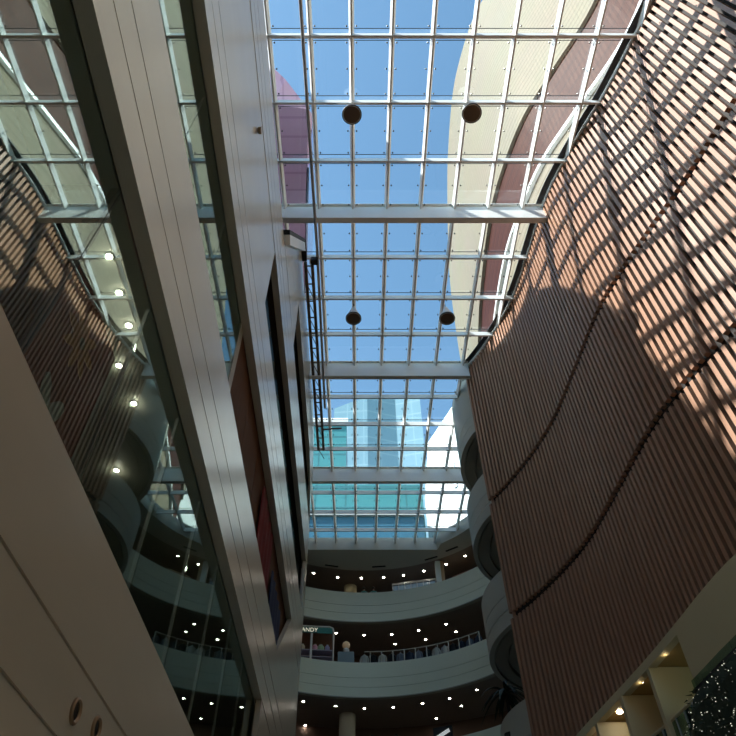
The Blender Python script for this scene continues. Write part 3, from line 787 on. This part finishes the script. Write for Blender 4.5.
# palm plant beside the bay
r = tag(empty('potted_palm', (5.5, 25.2, 8.3)), 'dark spiky palm at the bottom right of the far galleries, above the pale parapet', 'plant')
lm = mat('dark palm green', (.018, .032, .02), .6, var=.4)
bm = bmesh.new(); lathe(bm, [(0, 0), (.22, 0), (.3, .5), (.26, .5), (0, .45)], 20); link('pot', bm, blackm, r, smooth=True)
bm = bmesh.new(); tube(bm, [(0, 0, .45), (.03, .02, 1.2), (0, .05, 1.95)], [.07, .06, .05]); link('trunk', bm, mat('palm bark', (.05, .035, .025), .8, var=.3), r, smooth=True)
rg2 = random.Random(5)
for k in range(20):
    a = k * 2.4; el = rg2.uniform(-.2, .9); L = rg2.uniform(.7, 1.15)
    bm = bmesh.new(); pts = []
    for q in range(7):
        t = q / 6; d = L * t
        pts.append(Vector((math.cos(a) * d, math.sin(a) * d, 1.95 + el * d - 1.05 * t * t * L)))
    rows = []
    sd = Vector((-math.sin(a), math.cos(a), 0))
    for q, p_ in enumerate(pts):
        w = .085 * math.sin(math.pi * min(1, q / 6 * .9 + .1)) + .004
        rows.append([bm.verts.new(p_ + sd * w + Vector((0, 0, -.02))), bm.verts.new(p_ + Vector((0, 0, .012))), bm.verts.new(p_ - sd * w + Vector((0, 0, -.02))), bm.verts.new(p_ - Vector((0, 0, .004)))])
    for A, B in zip(rows[:-1], rows[1:]):
        for m_ in range(4): bm.faces.new((A[m_], A[(m_ + 1) % 4], B[(m_ + 1) % 4], B[m_]))
    bm.faces.new(rows[0]); bm.faces.new(rows[-1])
    link('frond', bm, lm, r, smooth=True)

# ---------------------------------------------------------------- people on the galleries
def person(x, y, z, rot, s, shirt, trousers, lab, grp):
    root = tag(empty('person', (x, y, z)), lab, 'person', grp); root.rotation_euler.z = rot
    J = [((0, 0, .95), (.15, .11)), ((0, 0, 1.12), (.135, .10)), ((0, -.01, 1.30), (.165, .115)), ((0, 0, 1.43), (.12, .08)), ((0, 0, 1.50), (.055, .055)), ((0, -.01, 1.58), (.068, .075)), ((0, -.01, 1.67), (.078, .09)), ((0, 0, 1.74), (.05, .06)),
         ((.10, 0, .88), (.085, .09)), ((.11, -.01, .50), (.058, .06)), ((.11, .01, .09), (.04, .045)), ((.12, -.14, .04), (.04, .03)),
         ((-.10, 0, .88), (.085, .09)), ((-.11, -.01, .50), (.058, .06)), ((-.11, .01, .09), (.04, .045)), ((-.12, -.14, .04), (.04, .03)),
         ((.18, 0, 1.40), (.06, .06)), ((.24, .02, 1.13), (.045, .045)), ((.22, -.16, .98), (.033, .033)), ((.2, -.24, 1.0), (.03, .04)),
         ((-.18, 0, 1.40), (.06, .06)), ((-.24, .02, 1.13), (.045, .045)), ((-.22, -.16, .98), (.033, .033)), ((-.2, -.24, 1.0), (.03, .04))]
    E = [(0, 1), (1, 2), (2, 3), (3, 4), (4, 5), (5, 6), (6, 7), (0, 8), (8, 9), (9, 10), (10, 11), (0, 12), (12, 13), (13, 14), (14, 15), (3, 16), (16, 17), (17, 18), (18, 19), (3, 20), (20, 21), (21, 22), (22, 23)]
    me = bpy.data.meshes.new('body'); me.from_pydata([Vector(j[0]) * s for j in J], E, [])
    o = bpy.data.objects.new('body', me); COL.objects.link(o); o.parent = root
    sk = o.modifiers.new('skin', 'SKIN'); o.modifiers.new('sub', 'SUBSURF').levels = 1
    o.modifiers['sub'].render_levels = 1
    for v, j in zip(me.skin_vertices[0].data, J): v.radius = (j[1][0] * s, j[1][1] * s)
    me.skin_vertices[0].data[0].use_root = True
    me.materials.append(skin_m)
    bm = bmesh.new(); rows = []
    for zz, a, b in ((.86, .19, .14), (1.1, .175, .135), (1.3, .205, .145), (1.41, .2, .12), (1.47, .09, .08)):
        rows.append([bm.verts.new((a * s * math.cos(t * math.pi / 9), b * s * math.sin(t * math.pi / 9), zz * s)) for t in range(18)])
    for A, B in zip(rows[:-1], rows[1:]):
        for k in range(18): bm.faces.new((A[k], A[(k + 1) % 18], B[(k + 1) % 18], B[k]))
    for sg in (-1, 1): tube(bm, [Vector(q) * s for q in ((sg * .16, 0, 1.41), (sg * .245, .02, 1.14), (sg * .225, -.13, 1.0))], [.078 * s, .062 * s, .05 * s], 10)
    link('shirt', bm, shirt, root, smooth=True)
    bm = bmesh.new()
    for sg in (-1, 1): tube(bm, [Vector(q) * s for q in ((sg * .085, 0, .95), (sg * .105, 0, .8), (sg * .11, -.01, .5), (sg * .11, .01, .1))], [.11 * s, .105 * s, .078 * s, .06 * s], 10)
    link('trousers', bm, trousers, root, smooth=True)
    bm = bmesh.new(); lathe(bm, [(.088, .0), (.1, .06), (.092, .12), (.06, .165), (0, .18)], 16, (0, .018, 1.615)); bmesh.ops.scale(bm, vec=(s, s, s), verts=bm.verts[:]); link('hair', bm, hair_m, root, smooth=True)
    for sg in (-1, 1):
        bm = bmesh.new(); lathe(bm, [(0, -.01), (.011, 0), (0, .01)], 8, (sg * .03, -.098, 1.655)); bmesh.ops.scale(bm, vec=(s, s, s), verts=bm.verts[:]); link('eye', bm, blackm, root)
    bm = bmesh.new(); tube(bm, [Vector(q) * s for q in ((0, -.095, 1.655), (0, -.122, 1.618), (0, -.1, 1.612))], [.008 * s, .015 * s, .008 * s], 6); link('nose', bm, skin_m, root, smooth=True)
    return root
teal = mat('teal shirt', (.05, .24, .25), .8); blk = cloth[2]; gry = cloth[1]
person(.30, 43.7, 23.52, R(180), 1.0, teal, blk, 'person in teal top beside the cream column in the top far gallery', 'people on the far galleries')
person(1.0, 43.75, 23.52, R(170), 1.02, teal, gry, 'person in teal top farther from the column in the top far gallery', 'people on the far galleries')
person(.75, 43.6, 13.4, R(0), 1.0, blk, blk, 'person in black on the lowest far gallery, leftmost of three at the frame bottom', 'people on the far galleries')
person(1.4, 43.6, 13.4, R(20), .96, gry, blk, 'person in grey between two others on the lowest far gallery', 'people on the far galleries')
person(2.25, 43.5, 13.4, R(-15), 1.0, mat('dark plum top', (.06, .03, .05), .8), blk, 'person in dark top on the lowest far gallery, right of three', 'people on the far galleries')

# ---------------------------------------------------------------- outside
# purple clad roof volume, upper left
def stripes(name, base, line, scale, axis='Z', rough=.6, wdt=.12):
    m = bpy.data.materials.new(name); m.use_nodes = True; nt = m.node_tree; b = nt.nodes['Principled BSDF']
    tc = nt.nodes.new('ShaderNodeTexCoord'); sp = nt.nodes.new('ShaderNodeSeparateXYZ'); nt.links.new(tc.outputs['Object'], sp.inputs[0])
    mu = nt.nodes.new('ShaderNodeMath'); mu.operation = 'MULTIPLY'; mu.inputs[1].default_value = scale; nt.links.new(sp.outputs[axis], mu.inputs[0])
    fr = nt.nodes.new('ShaderNodeMath'); fr.operation = 'FRACT'; nt.links.new(mu.outputs[0], fr.inputs[0])
    lt = nt.nodes.new('ShaderNodeMath'); lt.operation = 'LESS_THAN'; lt.inputs[1].default_value = wdt; nt.links.new(fr.outputs[0], lt.inputs[0])
    nz = nt.nodes.new('ShaderNodeTexNoise'); nz.inputs['Scale'].default_value = .2; nt.links.new(tc.outputs['Object'], nz.inputs['Vector'])
    mx = nt.nodes.new('ShaderNodeMix'); mx.data_type = 'RGBA'; mx.inputs['A'].default_value = (*base, 1); mx.inputs['B'].default_value = (*line, 1)
    nt.links.new(lt.outputs[0], mx.inputs['Factor'])
    m2 = nt.nodes.new('ShaderNodeMix'); m2.data_type = 'RGBA'; m2.blend_type = 'MULTIPLY'; m2.inputs['Factor'].default_value = .15
    nt.links.new(mx.outputs['Result'], m2.inputs['A']); nt.links.new(nz.outputs['Color'], m2.inputs['B'])
    nt.links.new(m2.outputs['Result'], b.inputs['Base Color']); b.inputs['Roughness'].default_value = rough; b.inputs['Specular IOR Level'].default_value = .12
    MATS[name] = m; return m
pclad = stripes('purple ribbed soffit', (.70, .44, .60), (.56, .33, .48), 1.2, 'Y')
r = tag(empty('purple_building', (-8, 18, 28)), 'purple ribbed overhanging building seen through the upper left skylight panes', 'building')
inv = Matrix.Translation((8, -18, -28))
bm = bmesh.new()
poly = [(-14, 3.0), (-7.8, 6.3), (-5.2, 8.6), (-3.7, 9.5), (-2.2, 9.7), (-3.0, 21), (-14, 21)]
top = [(-14, 3.0), (-7.8, 6.3), (-5.2, 8.7), (-3.7, 10.2), (-2.45, 11.9), (-3.05, 21), (-14, 21)]
A = [bm.verts.new((x, y, 27.9)) for x, y in poly]; B = [bm.verts.new((x, y, 33.5)) for x, y in top]
bm.faces.new(A); bm.faces.new(B)
for i in range(7): bm.faces.new((A[i], A[(i + 1) % 7], B[(i + 1) % 7], B[i]))
link('volume', bm, pclad, r).matrix_parent_inverse = inv
bm = bmesh.new(); beam_between(bm, (-2.36, 12.3, 31.2), (-3.0, 21, 31.2), .12, 6.6); link('edge_cladding', bm, lilac, r).matrix_parent_inverse = inv
r = tag(empty('sun_blocker', (-13, 36, 26)), 'unseen grey block added behind the left wall to shade the far galleries from sun', 'building')  # unseen block, added to keep direct sun off the far curved galleries
bm = bmesh.new(); box(bm, -7, 6.8, -12, 14, 1.0, 23); link('volume', bm, stripes('sun blocker grey', (.42, .42, .44), (.3, .3, .32), .5, 'Z'), r)
bm = bmesh.new(); box(bm, -7.2, 7.0, -12.2, 14.2, 23, 23.5); link('blocker_cap', bm, white, r)
bm = bmesh.new(); box(bm, -14, -6.5, 16, 20.9, 33.6, 43); link('sun_shade_block', bm, pclad, bpy.data.objects['purple_building']).matrix_parent_inverse = Matrix.Translation((8, -18, -28))  # hidden box added on the purple volume to shade the round bays
# curved beige facade above the slat wall
FP = [(15.5, -4), (14.8, 4), (14.2, 8.8), (12.3, 13), (10.95, 16), (10.1, 19.7), (9.75, 23), (9.8, 28), (10.2, 34), (11.6, 46), (14, 58)]
fc = catmull(FP, .6)
def sw_f(z0, z1, off, thick, bm):
    rows = [[bm.verts.new((p.x - off, p.y, z0)), bm.verts.new((p.x - off, p.y, z1)), bm.verts.new((p.x + thick, p.y, z1)), bm.verts.new((p.x + thick, p.y, z0))] for p in fc]
    for A, B in zip(rows[:-1], rows[1:]):
        for k in range(4): bm.faces.new((A[k], A[(k + 1) % 4], B[(k + 1) % 4], B[k]))
    bm.faces.new(rows[0]); bm.faces.new(rows[-1])
beige = stripes('beige ribbed facade', (.26, .222, .165), (.20, .168, .12), 1.6, 'Z', .7, .25)
brown = stripes('brown facade band', (.065, .016, .007), (.045, .011, .005), .9, 'Z', .6, .2)
r = tag(empty('curved_building', (14, 20, 27)), 'tall beige ribbed building with a wavy brown band, rising outside above the slat wall', 'building')
inv = Matrix.Translation((-14, -20, -27))
bm = bmesh.new(); sw_f(44.0, 70, 0, 14, bm); link('upper_facade', bm, beige, r).matrix_parent_inverse = inv
bm = bmesh.new(); sw_f(37.0, 44.0, -.25, 14, bm); link('brown_band', bm, brown, r).matrix_parent_inverse = inv
bm = bmesh.new(); sw_f(26.0, 36.7, 0, 14, bm); link('lower_facade', bm, beige, r).matrix_parent_inverse = inv
bm = bmesh.new(); sw_f(36.7, 37.0, .25, 14, bm); link('ledge', bm, white, r).matrix_parent_inverse = inv
# glass towers beyond the far end
def tower_mat(name, base, dark, floor_h, mull, rough, emit=0.):
    m = bpy.data.materials.new(name); m.use_nodes = True; nt = m.node_tree; b = nt.nodes['Principled BSDF']
    tc = nt.nodes.new('ShaderNodeTexCoord'); sp = nt.nodes.new('ShaderNodeSeparateXYZ'); nt.links.new(tc.outputs['Object'], sp.inputs[0])
    def band(axis, f, w):
        mu = nt.nodes.new('ShaderNodeMath'); mu.operation = 'MULTIPLY'; mu.inputs[1].default_value = f; nt.links.new(sp.outputs[axis], mu.inputs[0])
        fr = nt.nodes.new('ShaderNodeMath'); fr.operation = 'FRACT'; nt.links.new(mu.outputs[0], fr.inputs[0])
        lt = nt.nodes.new('ShaderNodeMath'); lt.operation = 'LESS_THAN'; lt.inputs[1].default_value = w; nt.links.new(fr.outputs[0], lt.inputs[0]); return lt
    a = band('Z', 1 / floor_h, .10); c = band('X', mull, .06)
    mxx = nt.nodes.new('ShaderNodeMath'); mxx.operation = 'MAXIMUM'; nt.links.new(a.outputs[0], mxx.inputs[0]); nt.links.new(c.outputs[0], mxx.inputs[1])
    mx = nt.nodes.new('ShaderNodeMix'); mx.data_type = 'RGBA'; mx.inputs['A'].default_value = (*base, 1); mx.inputs['B'].default_value = (*dark, 1)
    nt.links.new(mxx.outputs[0], mx.inputs['Factor']); nt.links.new(mx.outputs['Result'], b.inputs['Base Color'])
    b.inputs['Roughness'].default_value = rough; b.inputs['Specular IOR Level'].default_value = .6
    MATS[name] = m; return m
cyan = tower_mat('turquoise curtain wall', (.07, .27, .29), (.05, .17, .19), 3.4, .25, .25)
paleg = tower_mat('pale glass curtain wall', (.20, .33, .40), (.27, .40, .46), 3.6, .3, .25)
whitef = mat('sunlit white cladding', (.40, .455, .46), .45, var=.06, scale=.1)
deepb = mat('deep blue window band', (.05, .16, .24), .2, var=.3, scale=.3)
r = tag(empty('glass_tower', (-10, 70, 0)), 'turquoise glass tower filling the lower left of the far skylight', 'building', 'towers beyond the far end')
bm = bmesh.new(); box(bm, -26, 8.0, 0, 20, -2, 68.0); link('facade', bm, cyan, r)
bm = bmesh.new(); box(bm, -26, 18.3, -1.2, 8, -2, 55.0); link('podium', bm, cyan, r)
bm = bmesh.new(); box(bm, -26, 18.1, -1.5, -1.2, 46.3, 49.6); link('window_band', bm, deepb, r)
bm = bmesh.new(); box(bm, -26, 18.2, -1.9, -1.2, 49.6, 50.2); link('ledge', bm, white, r)
bm = bmesh.new(); box(bm, -26, 8.2, -.5, 0, 67.4, 68.2); link('ledge', bm, white, r)
r2 = tag(empty('glass_tower', (4, 94, 0)), 'pale blue faceted tower behind the turquoise one, in the middle of the far skylight', 'building', 'towers beyond the far end')
bm = bmesh.new()
poly = [(-9.3, 0), (-2.5, -.6), (3.5, 1.2), (8.6, 0), (8.6, 20), (-9.3, 20)]
ztop = [95, 98, 99, 98, 98, 95]
A = [bm.verts.new((x, y, -2)) for x, y in poly]; B = [bm.verts.new((x, y, z)) for (x, y), z in zip(poly, ztop)]
bm.faces.new(A); bmesh.ops.triangulate(bm, faces=[bm.faces.new(B)])
for i in range(6): bm.faces.new((A[i], A[(i + 1) % 6], B[(i + 1) % 6], B[i]))
link('facade', bm, paleg, r2)
r3 = tag(empty('white_tower', (18, 72, 0)), 'sunlit white building with a slanting top edge at right of the far skylight', 'building', 'towers beyond the far end')
bm = bmesh.new()
pr = [(-8.2, 60), (-7.0, 70.5), (-2.0, 76.5), (8, 90), (8, -2), (-8.2, -2)]
A = [bm.verts.new((x, -.8 * x, z)) for x, z in pr]; B = [bm.verts.new((x + 8, -.8 * x + 12, z)) for x, z in pr]
bm.faces.new(A); bm.faces.new(B)
for i in range(6): bm.faces.new((A[i], A[(i + 1) % 6], B[(i + 1) % 6], B[i]))
link('facade', bm, whitef, r3)
for k in range(6):
    bm = bmesh.new(); M = Matrix.Translation((-4 + k * 1.1, 3.0 - k * .88, 62 - k * .2)) @ Matrix.Rotation(R(-38.7), 4, 'Z'); box(bm, -.22, .22, 0, .2, -2.5 + k * .2, 2.2 + k * .25, 0, M); link('blue_louvre', bm, mat('blue louvre', (.25, .42, .55), .3), r3)

# ---------------------------------------------------------------- light
w = bpy.data.worlds.new('sky'); scn.world = w; w.use_nodes = True
nt = w.node_tree; bg = nt.nodes['Background']
st = nt.nodes.new('ShaderNodeTexSky'); st.sky_type = 'NISHITA'; st.sun_disc = False
st.sun_elevation = R(45.5); st.sun_rotation = R(250); st.altitude = 100; st.air_density = 1.0; st.dust_density = .6; st.ozone_density = 1.5
tn = nt.nodes.new('ShaderNodeMix'); tn.data_type = 'RGBA'; tn.blend_type = 'MULTIPLY'; tn.inputs['Factor'].default_value = 1
tn.inputs['B'].default_value = (.92, 1.10, 1.0, 1)
nt.links.new(st.outputs[0], tn.inputs['A']); nt.links.new(tn.outputs['Result'], bg.inputs['Color']); bg.inputs['Strength'].default_value = .33
sun = bpy.data.lights.new('sun', 'SUN'); sun.energy = 12.5; sun.angle = R(.53); sun.color = (1, .96, .90)
so = bpy.data.objects.new('sun', sun); COL.objects.link(so)
d = Vector((1, .35, -1.08)).normalized()
so.rotation_euler = d.to_track_quat('-Z', 'Y').to_euler(); so.location = (-40, -14, 60)

# ---------------------------------------------------------------- camera
cam = bpy.data.cameras.new('camera'); co = bpy.data.objects.new('camera', cam); COL.objects.link(co)
co.location = (0, 0, 0); co.rotation_euler = (R(90 + 48.9), 0, 0)
cam.sensor_width = 36; cam.lens = 643 / 736 * 36; cam.shift_x = 8 / 736; cam.clip_end = 500; cam.clip_start = .05
scn.camera = co
vs = scn.view_settings; vs.view_transform = 'Standard'; vs.look = 'None'; vs.gamma = 1; vs.use_curve_mapping = False; vs.exposure = 0.
scn.cycles.max_bounces = 10; scn.cycles.diffuse_bounces = 5; scn.cycles.transparent_max_bounces = 24; scn.cycles.glossy_bounces = 5
scn.cycles.sample_clamp_indirect = 6
